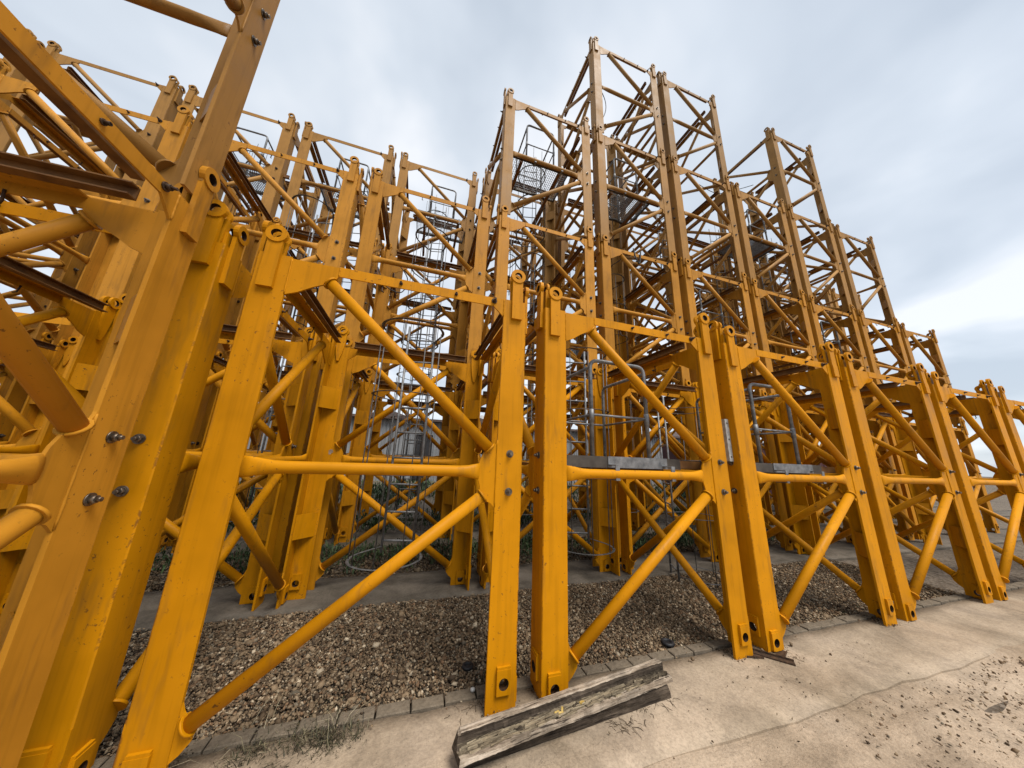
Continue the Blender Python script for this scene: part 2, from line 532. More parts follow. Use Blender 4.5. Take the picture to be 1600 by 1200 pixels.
# ------------------------------------------------------------------ gravel
def stones(name, x0, x1, y0, y1, dens, size, zb, tint_fn, falloff=None, label=None):
    n = int((x1 - x0) * (y1 - y0) * dens)
    ico = np.array([(1, 0, 0), (-.5, .87, 0), (-.5, -.87, 0), (.55, .5, .8), (-.75, .1, .8), (.3, -.65, .8), (0, 0, -.8)], float)
    F = np.array([(0, 1, 3), (1, 4, 3), (1, 2, 4), (2, 5, 4), (2, 0, 5), (0, 3, 5), (3, 4, 5), (1, 0, 6), (2, 1, 6), (0, 2, 6)])
    NV = len(ico)
    P = np.stack([rng.uniform(x0, x1, n), rng.uniform(y0, y1, n)], -1)
    if falloff is not None:
        P = P[rng.random(n) < falloff(P[:, 0], P[:, 1])]
        n = len(P)
    s = size * np.exp(rng.normal(0, 0.40, n))
    S = np.stack([s * rng.uniform(.75, 1.3, n), s * rng.uniform(.75, 1.3, n), s * rng.uniform(.45, .8, n)], -1)
    J = ico[None] * (1 + rng.uniform(-.24, .24, (n, NV, 1)))
    q = rng.normal(size=(n, 4)) * np.array([1, .35, .35, 1]); q /= np.linalg.norm(q, axis=1, keepdims=True)
    w_, a, b, c = q.T
    R = np.stack([1 - 2 * (b * b + c * c), 2 * (a * b - c * w_), 2 * (a * c + b * w_),
                  2 * (a * b + c * w_), 1 - 2 * (a * a + c * c), 2 * (b * c - a * w_),
                  2 * (a * c - b * w_), 2 * (b * c + a * w_), 1 - 2 * (a * a + b * b)], -1).reshape(n, 3, 3)
    V = np.einsum('nij,nkj->nki', R, J * S[:, None, :])
    z = zb + rng.uniform(0, 0.022, n) + 0.010 * np.sin(P[:, 0] * 2.7) * np.sin(P[:, 1] * 4.1)
    V += np.stack([P[:, 0], P[:, 1], z], -1)[:, None, :]
    FF = (F[None] + (np.arange(n) * NV)[:, None, None]).reshape(-1, 3)
    me = bpy.data.meshes.new(name)
    me.vertices.add(n * NV); me.vertices.foreach_set('co', V.ravel())
    me.loops.add(len(FF) * 3); me.loops.foreach_set('vertex_index', FF.ravel().astype(np.int32))
    me.polygons.add(len(FF))
    me.polygons.foreach_set('loop_start', (np.arange(len(FF)) * 3).astype(np.int32))
    me.polygons.foreach_set('loop_total', np.full(len(FF), 3, np.int32))
    me.update(calc_edges=True)
    col = np.ones((n, NV, 4)); col[:, :, :3] = tint_fn(n)[:, None, :]
    at = me.attributes.new('tint', 'FLOAT_COLOR', 'POINT')
    at.data.foreach_set('color', col.ravel().astype(np.float32))
    me.materials.append(M_STONE)
    o = struct(name, me, kind='stuff')
    if label:
        tag(o, *label)
    return o
def tan_tint(n):
    base = np.array([[.27, .205, .14], [.17, .125, .085], [.37, .30, .22], [.085, .062, .044], [.55, .48, .38], [.23, .15, .095], [.20, .175, .14]])
    k = rng.choice(len(base), n, p=[.28, .24, .12, .14, .045, .11, .065])
    return base[k] * rng.uniform(.6, 1.15, (n, 1)) * np.array([[.98, .91, .80]])
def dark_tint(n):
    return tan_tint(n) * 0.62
stones('gravel', -2.6, 8.5, 0.262, 1.70, 7000, 0.0096, -0.050, tan_tint,
       lambda x, y: np.where((x > -0.8) & (x < 5.6), 1.0, 0.45), ('tan and brown crushed stone gravel between the first two footings', 'gravel'))
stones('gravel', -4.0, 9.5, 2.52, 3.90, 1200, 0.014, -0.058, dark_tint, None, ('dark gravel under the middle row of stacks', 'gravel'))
stones('pebbles', 1.2, 6.2, -1.7, -0.05, 95, 0.0042, -0.035, dark_tint,
       lambda x, y: np.clip(0.25 + 0.75 * (np.sin(x * 2.2) * np.sin(y * 5 + x) > 0.1), 0, 1), ('small loose pebbles scattered over the dusty concrete', 'pebbles'))
stones('rubble', 3.0, 6.5, -1.6, -0.52, 520, 0.0062, -0.052, tan_tint,
       lambda x, y: np.clip((x - 2.95 + (-.52 - y) * 0.5 - 0.9) * 1.3, 0, 1) * np.clip((-.50 - y) * 8, 0, 1), ('coarse rubble at the right edge of the yard', 'rubble'))

# stones kicked out of the gravel onto the kerb and the slab, and grit packed round the feet of the front posts
stones('loose_stones', -1.0, 6.5, 0.02, 0.30, 75, 0.0080, -0.022, tan_tint, lambda x, y: np.clip((y - 0.02) * 4, 0.12, 1), ('loose stones kicked out of the gravel onto the kerb', 'stones'))
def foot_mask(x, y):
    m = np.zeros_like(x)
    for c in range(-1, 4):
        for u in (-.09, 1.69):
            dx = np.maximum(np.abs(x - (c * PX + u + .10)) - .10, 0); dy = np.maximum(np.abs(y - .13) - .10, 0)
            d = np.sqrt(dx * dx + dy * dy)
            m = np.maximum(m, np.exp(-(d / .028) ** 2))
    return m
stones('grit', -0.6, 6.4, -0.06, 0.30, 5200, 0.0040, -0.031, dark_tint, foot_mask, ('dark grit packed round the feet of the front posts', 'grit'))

# ------------------------------------------------------------------ weeds
def blades(name, pts, tints, hmin, hmax, wid, lean, label, leafy=False):
    vs, fs, cs = [], [], []
    for (x, y) in pts:
        h = random.uniform(hmin, hmax)
        a = random.uniform(0, 2 * pi)
        l = random.uniform(0.15, lean) * h
        w = wid * random.uniform(.6, 1.3)
        dx, dy = cos(a), sin(a)
        px, py = -dy * w, dx * w
        z0 = -0.055
        if leafy:
            z0 += random.uniform(0, hmax * 1.6)
        k = len(vs)
        m = (x + dx * l * .4, y + dy * l * .4, z0 + h * .6)
        tip = (x + dx * l, y + dy * l, z0 + h * random.uniform(.75, 1.0))
        vs += [(x - px * .5, y - py * .5, z0), (x + px * .5, y + py * .5, z0), (m[0] + px, m[1] + py, m[2]), (m[0] - px, m[1] - py, m[2]), tip]
        fs += [(k, k + 1, k + 2, k + 3), (k + 3, k + 2, k + 4)]
        t = random.choice(tints); g = random.uniform(.6, 1.3)
        cs += [(t[0] * g, t[1] * g, t[2] * g, 1)] * 5
    me = bpy.data.meshes.new(name)
    me.from_pydata(vs, [], fs)
    at = me.attributes.new('tint', 'FLOAT_COLOR', 'POINT')
    at.data.foreach_set('color', np.array(cs, np.float32).ravel())
    me.materials.append(M_LEAF)
    return tag(struct(name, me, kind='stuff'), label, 'weeds')
GREENS = [(.035, .065, .022), (.05, .085, .03), (.028, .05, .02), (.07, .10, .04)]
DRY = [(.30, .25, .15), (.42, .36, .24), (.20, .17, .10)]
def clumps(x0, x1, y0, y1, n, per, rad):
    out = []
    for _ in range(n):
        cx, cy = random.uniform(x0, x1), random.uniform(y0, y1)
        for _ in range(per):
            out.append((random.gauss(cx, rad), random.gauss(cy, rad)))
    return out
blades('weeds', [p for p in clumps(-5, 9, 2.75, 3.75, 150, 55, .11) if 2.6 < p[1] < 3.84], GREENS, .03, .10, .010, 1.2, 'dark green weeds growing under the middle row of stacks', True)
blades('weeds', [p for p in clumps(-6, 12, 4.85, 5.95, 150, 55, .13) if 4.78 < p[1] < 6.02], GREENS, .05, .14, .013, 1.2, 'dark green weeds growing under the back row of stacks', True)
blades('weeds', [p for p in clumps(-12, 16, 7.3, 12, 260, 60, .22)], GREENS, .08, .25, .02, 1.2, 'rough green weeds behind the back row of stacks', True)
blades('weeds', clumps(.35, .95, .06, .20, 14, 85, .045), [(.04, .038, .018), (.025, .03, .012), (.06, .05, .025), (.03, .022, .014)] + DRY[2:], .02, .075, .0019, 1.8, 'dark wiry grass tuft by the kerb in the lower left')
blades('dry_grass', clumps(.3, 1.0, .10, .28, 6, 9, .07), DRY, .05, .16, .0016, 2.4, 'pale dry straws lying over the kerb in the lower left')
blades('weeds', [p for p in clumps(-1.2, 6.5, .30, .5, 16, 14, .03)], GREENS + DRY[2:], .015, .04, .003, 1.4, 'tiny green sprouts along the edge of the near gravel')

# ------------------------------------------------------------------ mast section parts (section frame: origin at the centre of its base, front face at y=-A)
Z0 = 0.03                                       # the base of a section lies at z = -0.03 of the fitted heights
ZL, ZR = 0.0429 + Z0, 0.1317 + Z0               # bottom pin holes left and right (seen from outside)
def fu(u): return u - W / 2                     # face coordinate -> x
def fv(v): return -A + v                        # depth behind the flange -> y
def fp(poly): return [(fu(u), z + Z0) for u, z in poly]
FB, FT = 0.205, 0.02                            # flange width and thickness

def b_post():
    mb = MB()
    a, c = -A, 0.006
    L = [(a + c, a), (a + FB, a), (a + FB, a + FT), (a + FT, a + FT), (a + FT, a + FB), (a, a + FB), (a, a + c)]
    zs = 0.30
    mb.column(L, zs, 2.90 + Z0)
    mb.plate_hole(a + .0005, a + FB, 0.0, zs, fu(0), ZL, 0.034, a, a + FT)                   # front flange foot
    s = MB().plate_hole(fu(W) - (FB - .092), fu(W) + .092 - FT, 0.0, zs, fu(W), ZR, 0.034, a, a + FT)
    mb.merge(s, Matrix.Rotation(-pi / 2, 4, 'Z'))                                             # left-hand flange foot
    return mb
def b_batten(z0, z1):
    a = -A + FT
    p = [(a, a + .150), (a + .150, a), (a + .162, a), (a, a + .162)]
    return MB().column(p, z0 + Z0, z1 + Z0)
def b_lug_out(u, z):
    mb = MB()
    x = fu(u)
    mb.annulus(x, z, 0.066, 0.034, fv(-.034), fv(-.003))
    mb.box(x - .0465, x + .0465, fv(-.026), fv(-.0005), z - .262, z - .045)
    mb.box(x - .0465, x + .0465, fv(-.029), fv(-.0005), z - .412, z - .2625)
    return mb
def b_lug_in(u, z):
    mb = MB()
    x = fu(u)
    mb.annulus(x, z, 0.062, 0.034, fv(.036), fv(.058))
    mb.prism([(x - .058, z - .03), (x + .058, z - .03), (x + .052, z - .2), (x + .035, z - .33), (x + .012, z - .43), (x - .012, z - .43), (x - .035, z - .33), (x - .052, z - .2)], fv(.0205), fv(.042))
    return mb
def b_pad(u, z, y0, y1):
    x = fu(u)
    mb = MB().plate_hole(x - .048, x + .048, z - .060, z + .078, x, z, 0.034, y0, y1)
    mb.box(x - .046, x + .046, min(y0, y1) + .004, max(y0, y1), z + .0785, z + .092)
    return mb
def weld(mb, p0, p1, r=.0058):
    n_ = 14
    a, b = Vector(p0), Vector(p1)
    return mb.tube([a.lerp(b, i / n_) for i in range(n_ + 1)], [r * (.75 + .5 * ((i * 37) % 7) / 7) for i in range(n_ + 1)], 6)
def b_gus_tl():
    return weld(MB(), (fu(.1135), fv(.001), 2.61 + Z0), (fu(.1135), fv(.001), 2.885 + Z0)).merge(weld(MB(), (fu(.4205), fv(.003), 2.815 + Z0), (fu(.4205), fv(.003), 2.89 + Z0))).merge(MB().prism(fp([(.1135, 2.888), (.42, 2.888), (.42, 2.812), (.40, 2.772), (.345, 2.735), (.27, 2.695), (.19, 2.64), (.1135, 2.605)]), fv(.002), fv(.016)))
def b_gus_tr():
    return weld(MB(), (fu(1.693), fv(.001), 2.735 + Z0), (fu(1.693), fv(.001), 2.895 + Z0)).merge(MB().prism(fp([(1.597, 2.893), (1.6925, 2.898), (1.6925, 2.733), (1.597, 2.822)]), fv(.002), fv(.016)))
def b_beam():
    mb = MB()
    mb.box(fu(.4205), fu(1.5965), fv(.003), fv(.013), 2.817 + Z0, 2.895 + Z0)
    mb.box(fu(.4205), fu(1.5965), fv(.0132), fv(.075), 2.885 + Z0, 2.895 + Z0)
    return mb
def b_channel():
    mb = MB()
    z0, z1 = 2.875 + Z0, 2.955 + Z0
    mb.box(fu(.16), fu(1.62), fv(.095), fv(.103), z0, z1)
    mb.box(fu(.16), fu(1.62), fv(.1032), fv(.150), z1 - .008, z1)
    mb.box(fu(.16), fu(1.62), fv(.1032), fv(.150), z0, z0 + .008)
    return mb
def b_tube(u0, z0, u1, z1, r, n=14):
    p0, p1 = Vector((fu(u0), fv(.010), z0 + Z0)), Vector((fu(u1), fv(.010), z1 + Z0))
    d = (p1 - p0).normalized()
    mb = MB().tube([p0, p1], r, n)
    mb.tube([p0 - d * .002, p0 + d * .011], r * 1.27, n)
    mb.tube([p1 - d * .011, p1 + d * .002], r * 1.27, n)
    return mb
def b_mid(n=14):
    z = 1.455 + Z0
    us = [.1135, .16, .21, .27, .33, 1.42, 1.48, 1.53, 1.565]
    # (radius along depth, radius along height): both ends are squeezed flat onto the gussets
    rr = [(.013, .064), (.016, .061), (.026, .051), (.035, .042), (.039, .039), (.039, .039), (.033, .044), (.022, .054), (.013, .060)]
    return MB().tube([(fu(u), fv(.010), z) for u in us], rr, n)
def b_gus_mid():
    return weld(MB(), (fu(1.693), fv(.001), 1.21 + Z0), (fu(1.693), fv(.001), 1.69 + Z0)).merge(MB().prism(fp([(1.6925, 1.70), (1.68, 1.66), (1.592, 1.592), (1.568, 1.545), (1.556, 1.50), (1.556, 1.41), (1.572, 1.36), (1.577, 1.33), (1.63, 1.245), (1.66, 1.235), (1.6925, 1.20)]), fv(.003), fv(.017)))
def b_gus_bl():
    return MB().prism(fp([(.1135, .30), (.128, .262), (.19, .165), (.185, .13), (.15, .085), (.1135, .055)]), fv(.003), fv(.017))
def b_bolt(u, z, r=.019, L=.042):
    x = fu(u)
    mb = MB().tube([(x, fv(.0), z + Z0), (x, fv(-.006), z + Z0)], r * 1.5, 14)
    mb.tube([(x, fv(-.006), z + Z0), (x, fv(-.026), z + Z0)], r, 6)
    mb.tube([(x, fv(-.026), z + Z0), (x, fv(-L), z + Z0)], r * .55, 10)
    return mb

RX = []   # parts of one face / one corner for near sections: (name, mesh)
def reg(name, mb, m):
    RX.append((name, mb.mesh(name, m, M_BORE)))
reg('post', b_post(), M_POST)
reg('batten_plate', b_batten(.60, .855), M_PAINT)
reg('batten_plate', b_batten(2.065, 2.33), M_PAINT)
reg('connector_lug', b_lug_out(0, ZL + 3), M_PAINT)
reg('connector_lug', b_lug_out(W, ZR + 3), M_PAINT)
reg('inner_lug', b_lug_in(0, ZL + 3), M_PAINT)
reg('inner_lug', b_lug_in(W, ZR + 3), M_PAINT)
reg('pin_plate', b_pad(0, ZL, fv(-.022), fv(-.0004)), M_PAINT)
reg('pin_plate', b_pad(W, ZR, fv(-.022), fv(-.0004)), M_PAINT)
reg('inner_pin_plate', b_pad(0, ZL, fv(FT + .0004), fv(FT + .021)), M_PAINT)
reg('inner_pin_plate', b_pad(W, ZR, fv(FT + .0004), fv(FT + .021)), M_PAINT)
reg('gusset_plate', b_gus_tl(), M_PAINT)
reg('gusset_plate', b_gus_tr(), M_PAINT)
reg('gusset_plate', b_gus_mid(), M_PAINT)
reg('gusset_plate', b_gus_bl(), M_PAINT)
reg('top_beam', b_beam(), M_PAINT)
reg('channel_beam', b_channel(), M_PRIMER)
reg('diagonal_brace', b_tube(.372, 2.757, 1.636, 1.622, .0415), M_TUBE)
reg('diagonal_brace', b_tube(1.602, 1.288, .155, .198, .0415), M_TUBE)
reg('horizontal_tube', b_mid(), M_TUBE)
reg('bolt', b_bolt(1.795, 1.591), M_STEEL)
reg('bolt', b_bolt(1.795, 1.314), M_STEEL)
reg('bolt', b_bolt(1.605, 2.862, .016, .05), M_DARKBOLT)
reg('bolt', b_bolt(.85, 2.856, .009, .016), M_DARKBOLT)
reg('bolt', b_bolt(1.28, 2.856, .009, .016), M_DARKBOLT)
# small hanging hook under the beam
reg('hook', MB().tube([(fu(.72), fv(.02), 2.83 + Z0), (fu(.72), fv(.01), 2.77 + Z0), (fu(.735), fv(.0), 2.755 + Z0)], .006, 6), M_DARKBOLT)

far_post = MB().merge(b_post()).merge(b_batten(.60, .855)).merge(b_batten(2.065, 2.33))
far_lug = MB()
for u, z in ((0, ZL), (W, ZR)):
    far_lug.merge(b_lug_out(u, z + 3)).merge(b_lug_in(u, z + 3))
far_foot = MB()
for u, z in ((0, ZL), (W, ZR)):
    far_foot.merge(b_pad(u, z, fv(-.022), fv(-.0004)))
FX = [('post', far_post.mesh('far_post', M_POST, M_BORE)), ('connector_lugs', far_lug.mesh('far_lug', M_PAINT, M_BORE)), ('pin_plates', far_foot.mesh('far_foot', M_PAINT, M_BORE)),
      ('gusset_plate', b_gus_tl().mesh('far_gusset', M_PAINT)), ('gusset_plate', b_gus_tr().mesh('far_gusset', M_PAINT)), ('gusset_plate', b_gus_mid().mesh('far_gusset', M_PAINT)), ('gusset_plate', b_gus_bl().mesh('far_gusset', M_PAINT)),
      ('top_beam', b_beam().mesh('far_beam', M_PAINT)), ('channel_beam', b_channel().mesh('far_channel', M_PRIMER)),
      ('diagonal_brace', b_tube(.372, 2.757, 1.636, 1.622, .0415, 10).mesh('far_brace', M_TUBE)),
      ('diagonal_brace', b_tube(1.602, 1.288, .155, .198, .0415, 10).mesh('far_brace', M_TUBE)),
      ('horizontal_tube', b_mid(10).mesh('far_tube', M_TUBE)),
      ('bolts', MB().merge(b_bolt(1.795, 1.591)).merge(b_bolt(1.795, 1.314)).merge(b_bolt(1.605, 2.862, .016, .05)).mesh('far_bolts', M_DARKBOLT))]

AMBER = np.array((0.60, 0.240, 0.002))
LIGHT_TONE = np.array((0.325, 0.178, 0.058))  # duller tone-mapped light of the higher levels, painted into their colour
def section(row, col, level, label, group, far=False, fade=0.0):
    j = np.random.default_rng(abs(hash((row, col + 20, level))) % 99991)
    x = col * PX + W / 2 + (0.0245 if row >= 2 else 0) + (0.01 if row == 3 else 0)
    y = (row - 1) * PY + 0.03 + A
    z = 3.0 * (level - 1) - Z0
    q = np.random.default_rng(1000 + row * 50 + col + 10)
    k_ = 0.2 if row == 1 and -1 < col < 3 else 0.8
    x, y, rz = x + k_ * q.uniform(-.006, .006), y + k_ * q.uniform(-.006, .006), k_ * q.uniform(-.0028, .0028)
    s = thing('mast_section', label, 'mast section', (x, y, z), rz, group)
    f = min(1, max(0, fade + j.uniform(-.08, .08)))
    base = (AMBER * (1 - f) + LIGHT_TONE * f) * j.uniform(.92, 1.06)
    for k in range(4):
        for name, me in (FX if far else RX):
            if name == 'channel_beam' and k == 0:
                continue
            c = base * j.uniform(.95, 1.04)
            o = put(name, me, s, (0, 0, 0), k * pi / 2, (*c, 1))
            if name in ('connector_lugs', 'pin_plates', 'bolts'):
                o['kind'] = 'stuff'
    return s

# ------------------------------------------------------------------ the stored sections
ORD = ['first', 'second', 'third', 'fourth', 'fifth', 'sixth', 'seventh', 'eighth', 'ninth', 'tenth', 'eleventh', 'twelfth']
NUM = {1: 'single', 2: 'two-high', 3: 'three-high', 4: 'four-high'}
SEC = {}
G1 = 'mast sections standing singly in the front row'
front = {-1: 'front-row mast section at the far left, beside the tall near stack',
         0: 'big amber front-row mast section left of centre, ladder seen inside it',
         1: 'front-row mast section holding a grey railed platform, behind the old timbers',
         2: 'front-row mast section with a grey metal strap on its near post',
         3: 'front-row mast section next right of the strapped one',
         4: 'second-last front-row mast section towards the right edge',
         5: 'last front-row mast section at the right edge'}
for c, l in front.items():
    SEC[1, c, 1] = section(1, c, 1, l, G1, False, 0.0)
def stack(row, col, n, where, group, farfrom, light_mixes, lev_from=1):  # each level gets its share of the painted-in light tone
    for k in range(lev_from, n + 1):
        pos = 'topmost' if k == n else ('bottom' if k == 1 else ORD[k - 1] + ' from the ground')
        SEC[row, col, k] = section(row, col, k, f'mast section, {pos} in the {NUM[n]} stack {where}', group, k >= farfrom, light_mixes[k - 1])
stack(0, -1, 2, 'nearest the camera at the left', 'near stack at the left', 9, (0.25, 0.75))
G2 = 'mast sections stacked in the middle row'
mid = {-3: 2, -2: 2, -1: 2, 0: 2, 1: 3, 2: 4, 3: 4, 4: 3, 5: 4, 6: 3, 7: 2}
mw = {-3: 'at middle row left end', -2: 'second at middle row left end', -1: 'left of the one behind the big front section',
      0: 'right behind the big front section', 1: 'behind the railed front-row section',
      2: 'left of the two tallest neighbours', 3: 'right of the two tallest neighbours', 4: 'between two four-high stacks',
      5: 'apart from the tallest pair', 6: 'second at middle row right end', 7: 'at middle row right end'}
for c, n in mid.items():
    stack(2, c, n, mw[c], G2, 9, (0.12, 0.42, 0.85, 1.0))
G3 = 'mast sections stacked in the back row'
for c in range(-5, 9):
    i = c + 5
    w = f'{ORD[i]} along the back row' if i < 12 else ('second last along the back row' if c == 7 else 'last along the back row')
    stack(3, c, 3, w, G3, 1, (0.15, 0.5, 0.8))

# ------------------------------------------------------------------ caged ladders
LW, LR = 0.165, 0.0145
rail_me = MB().tube([(0, 0, 0), (0, 0, 2.62)], LR, 8).mesh('rail', M_GALV)
rung_me = MB().tube([(-LW, 0, 0), (LW, 0, 0)], 0.011, 8).mesh('rung', M_GALV)
def hoop_pts(r=0.33):
    return [(LW * -1, 0, 0)] + [(r * sin(a) * 1.0, -0.36 - r * cos(a) * 0.95, 0) for a in [radians(q) for q in range(-125, 126, 12)]] + [(LW, 0, 0)]
hoop_me = MB().tube(hoop_pts(), [(0.016, 0.004)] * len(hoop_pts()), 6).mesh('hoop', M_WIRE)
bar_me = MB().tube([(0, 0, 0), (0, 0, 2.35)], 0.0055, 6).mesh('cage_bar', M_WIRE)
far_lad = MB()
for sx in (-1, 1):
    far_lad.tube([(sx * LW, 0, 0), (sx * LW, 0, 2.62)], LR, 6)
for k in range(9):
    far_lad.tube([(-LW, 0, .12 + k * .29), (LW, 0, .12 + k * .29)], .011, 5)
far_cage = MB()
for z in (.12, 1.0, 1.85):
    far_cage.tube([(p[0], p[1], z) for p in hoop_pts()], [(0.016, 0.005)] * len(hoop_pts()), 5)
for a in (-80, -40, 0, 40, 80):
    far_cage.tube([(.33 * sin(radians(a)), -.36 - .31 * cos(radians(a)), .08), (.33 * sin(radians(a)), -.36 - .31 * cos(radians(a)), 2.4)], .006, 5)
far_lad_me = far_lad.mesh('ladder_frame', M_GALV)
far_cage_me = far_cage.mesh('ladder_cage', M_WIRE)
def ladder(x, y, z, rz, label, far=False):
    t = thing('caged_ladder', label, 'ladder', (x, y, z), rz, 'caged ladders inside the mast sections')
    if far:
        put('ladder_frame', far_lad_me, t)
        put('ladder_cage', far_cage_me, t)
        return t
    for sx in (-1, 1):
        put('rail', rail_me, t, (sx * LW, 0, 0))
    for k in range(9):
        put('rung', rung_me, t, (0, 0, .12 + k * .29))
    for z_ in (.06, .84, 1.64, 2.42):
        put('hoop', hoop_me, t, (0, 0, z_))
    for a in (-80, -40, 0, 40, 80):
        put('cage_bar', bar_me, t, (.33 * sin(radians(a)), -.36 - .31 * cos(radians(a)), .02))
    return t
def sx_(row, col):
    return col * PX + (0.0245 if row >= 2 else 0)
lad = [(1, 0, 1, 'hanging inside the big front-row section left of centre'), (1, 1, 1, 'behind the left post of the railed front-row section'),
       (2, 0, 1, 'at ground level in the stack behind the big front section'), (2, 0, 2, 'in the top section behind the big front section'),
       (2, 1, 1, 'at ground level in the middle-row stack behind the railed section'), (2, 1, 2, 'in the second section behind the railed one'), (2, 1, 3, 'in the top section behind the railed one, under the sky'),
       (2, 2, 1, 'at ground level in the left of the two tallest stacks'), (2, 2, 2, 'in the second section of the left tallest stack'), (2, 2, 3, 'in the third section of the left tallest stack'),
       (2, 3, 2, 'in the second section of the right tallest stack'), (2, 3, 3, 'in the third section of the right tallest stack'),
       (2, 4, 2, 'in the second section of the three-high middle stack on the right'), (2, 4, 3, 'in the top section of the three-high middle stack on the right'), (2, 5, 3, 'in the third section of the rightmost tall stack'),
       (2, -1, 1, 'at ground level in the middle-row stack at far left'), (2, -1, 2, 'in the top of the middle-row stack at far left'),
       (3, 0, 1, 'at ground level in the back-row stack seen through the big front section'), (3, 0, 2, 'in the second section of the back-row stack left of centre'), (3, 0, 3, 'in the top section of the back-row stack left of centre'),
       (3, -1, 2, 'in the second back-row section near the left'), (3, -1, 3, 'in the top back-row section near the left'), (3, -2, 3, 'in the top back-row section at the left edge'),
       (3, 1, 3, 'in the top back-row section behind the centre gap'), (3, 2, 3, 'in the top back-row section behind the left tallest stack'), (3, 3, 2, 'in the back row behind the right tallest stack')]
for r, c, l, w in lad:
    ladder(sx_(r, c) + 1.02, (r - 1) * PY + 1.50, 3 * (l - 1) + .52, radians(-14), 'grey caged ladder ' + w, r == 3 or l >= 3)
ladder(4.86, 1.62, G, radians(62), 'narrow grey caged ladder standing in the strapped front-row section')

# ------------------------------------------------------------------ rest platforms with guard rails
def bent(pts, rad=.07, n=5):
    out = [Vector(pts[0])]
    for i in range(1, len(pts) - 1):
        p, a, b = Vector(pts[i]), Vector(pts[i - 1]), Vector(pts[i + 1])
        d0, d1 = (a - p).normalized(), (b - p).normalized()
        for k in range(n + 1):
            t = k / n
            q = (p + d0 * rad) * (1 - t) ** 2 + p * 2 * t * (1 - t) + (p + d1 * rad) * t * t
            out.append(q)
    out.append(Vector(pts[-1]))
    return out
PW, PD = 1.26, 0.74
gr = MB()
for k in range(32):
    x = .01 + k * (PW - .02) / 31
    gr.box(x - .002, x + .002, .006, PD - .006, .042, .066)
for k in range(15):
    y = .012 + k * (PD - .024) / 14
    gr.box(.006, PW - .006, y - .002, y + .002, .0665, .0705)
grate_me = gr.mesh('grating', M_GALV)
toeF = MB().box(-.004, PW + .004, -.008, 0.0, 0, .098).box(-.004, PW + .004, .0005, .035, 0, .006).mesh('toe_board', M_TOE)
toeL = MB().box(.44, 1.10, -.0125, -.0085, .002, .1).box(.44, .446, -.0145, -.0130, .002, .1).mesh('toe_board', M_GALV)
toeX = MB().box(PW + .005, 1.52, -.004, .004, .012, .085).box(PW + .005, 1.52, .0045, .04, .012, .018).mesh('side_beam', M_PRIMER)
toeS = MB().box(-.004, .004, .0005, PD, 0, .096).mesh('toe_board', M_TOE)
up_me = MB().tube(bent([(.30, .015, .01), (.30, .015, 1.0), (.92, .015, 1.0), (.92, .015, .01)], .085, 6), .0185, 10).mesh('guard_frame', M_GALV)
sd_me = MB().tube(bent([(0, .03, .93), (0, PD - .02, .93), (0, PD - .02, .01)], .08, 6), .0165, 10).mesh('side_rail', M_GALV)
mr_me = MB().tube([(.30, .015, .47), (.92, .015, .47)], .011, 8).mesh('middle_rail', M_GALV)
ms_me = MB().tube([(0, .015, .47), (0, PD - .02, .47)], .011, 8).mesh('middle_rail', M_GALV)
mbk_me = MB().tube([(.30, PD - .02, .47), (.92, PD - .02, .47)], .011, 8).mesh('middle_rail', M_GALV)
slv_me = MB().tube([(0, 0, .40), (0, 0, .52)], .024, 10).mesh('rail_sleeve', M_GALV)
clamp_me = MB().box(-.02, .02, -.058, -.05, -.10, .03).box(-.02, .02, -.0495, .05, .022, .03).box(-.02, .02, -.0495, .05, -.10, -.092).mesh('clamp', M_GALV)
beam_me = MB().box(-.03, .03, .02, PD + .9, -.055, -.002).mesh('support_beam', M_PRIMER)
def platform(row, col, level, where, u0=.135):
    x, y, z = sx_(row, col) + u0, (row - 1) * PY + .135, 3 * (level - 1) + 1.505
    t = thing('rest_platform', 'grey steel rest platform with guard rail ' + where, 'platform', (x, y, z), 0, 'rest platforms clamped inside the mast sections')
    put('grating', grate_me, t)
    put('toe_board', toeF, t)
    put('toe_board', toeF, t, (PW, PD + .001, 0), pi)
    put('toe_board', toeS, t)
    put('toe_board', toeL, t)
    put('side_beam', toeX, t)
    put('toe_board', toeS, t, (PW, 0, 0))
    put('guard_frame', up_me, t)
    put('middle_rail', mr_me, t)
    put('middle_rail', mbk_me, t)
    for xx in (.30, .92):
        put('side_rail', sd_me, t, (xx, 0, 0))
        put('middle_rail', ms_me, t, (xx, 0, 0))
        put('rail_sleeve', slv_me, t, (xx, .015, 0))
    for xx in (.46, 1.06):
        put('clamp', clamp_me, t, (xx, -.06, 0))
    for xx in (.2, 1.05):
        put('support_beam', beam_me, t, (xx, 0, 0))
    return t
platform(1, 1, 1, 'at eye level, behind the old timbers')
platform(1, 2, 1, 'in the strapped front-row section at the right', .09)
platform(2, 1, 3, 'high against the sky at centre')
platform(2, 2, 3, 'in the left tallest stack')
platform(2, 3, 2, 'in the right tallest stack')
platform(2, 4, 3, 'topmost on the right')
platform(2, 5, 2, 'low in the rightmost four-high stack')
platform(3, 0, 3, 'against the sky left of centre', .45)
platform(3, -1, 3, 'second against the sky from the left', .45)
platform(3, -2, 3, 'behind the near post at the left', .5)
platform(3, 2, 2, 'behind the left tallest stack')

# ------------------------------------------------------------------ grey strap on the near post of the third front section
st = MB()
for k in range(3):
    st.plate_hole(-.046, -.0005, k * .15, k * .15 + (.1495 if k < 2 else .14), -.023, k * .15 + (.045, .075, .095)[k], .009, -.004, .003, 12)
st.box(-.0505, -.0465, -.004, .045, 0, .44)
sp = put('metal_strap', st.mesh('metal_strap', M_STRAP, M_BORE), SEC[1, 2, 1], (-A - .001, -A + .075, 1.605 + Z0), 0)
sp['label'] = 'grey drilled metal strap hanging on the post'

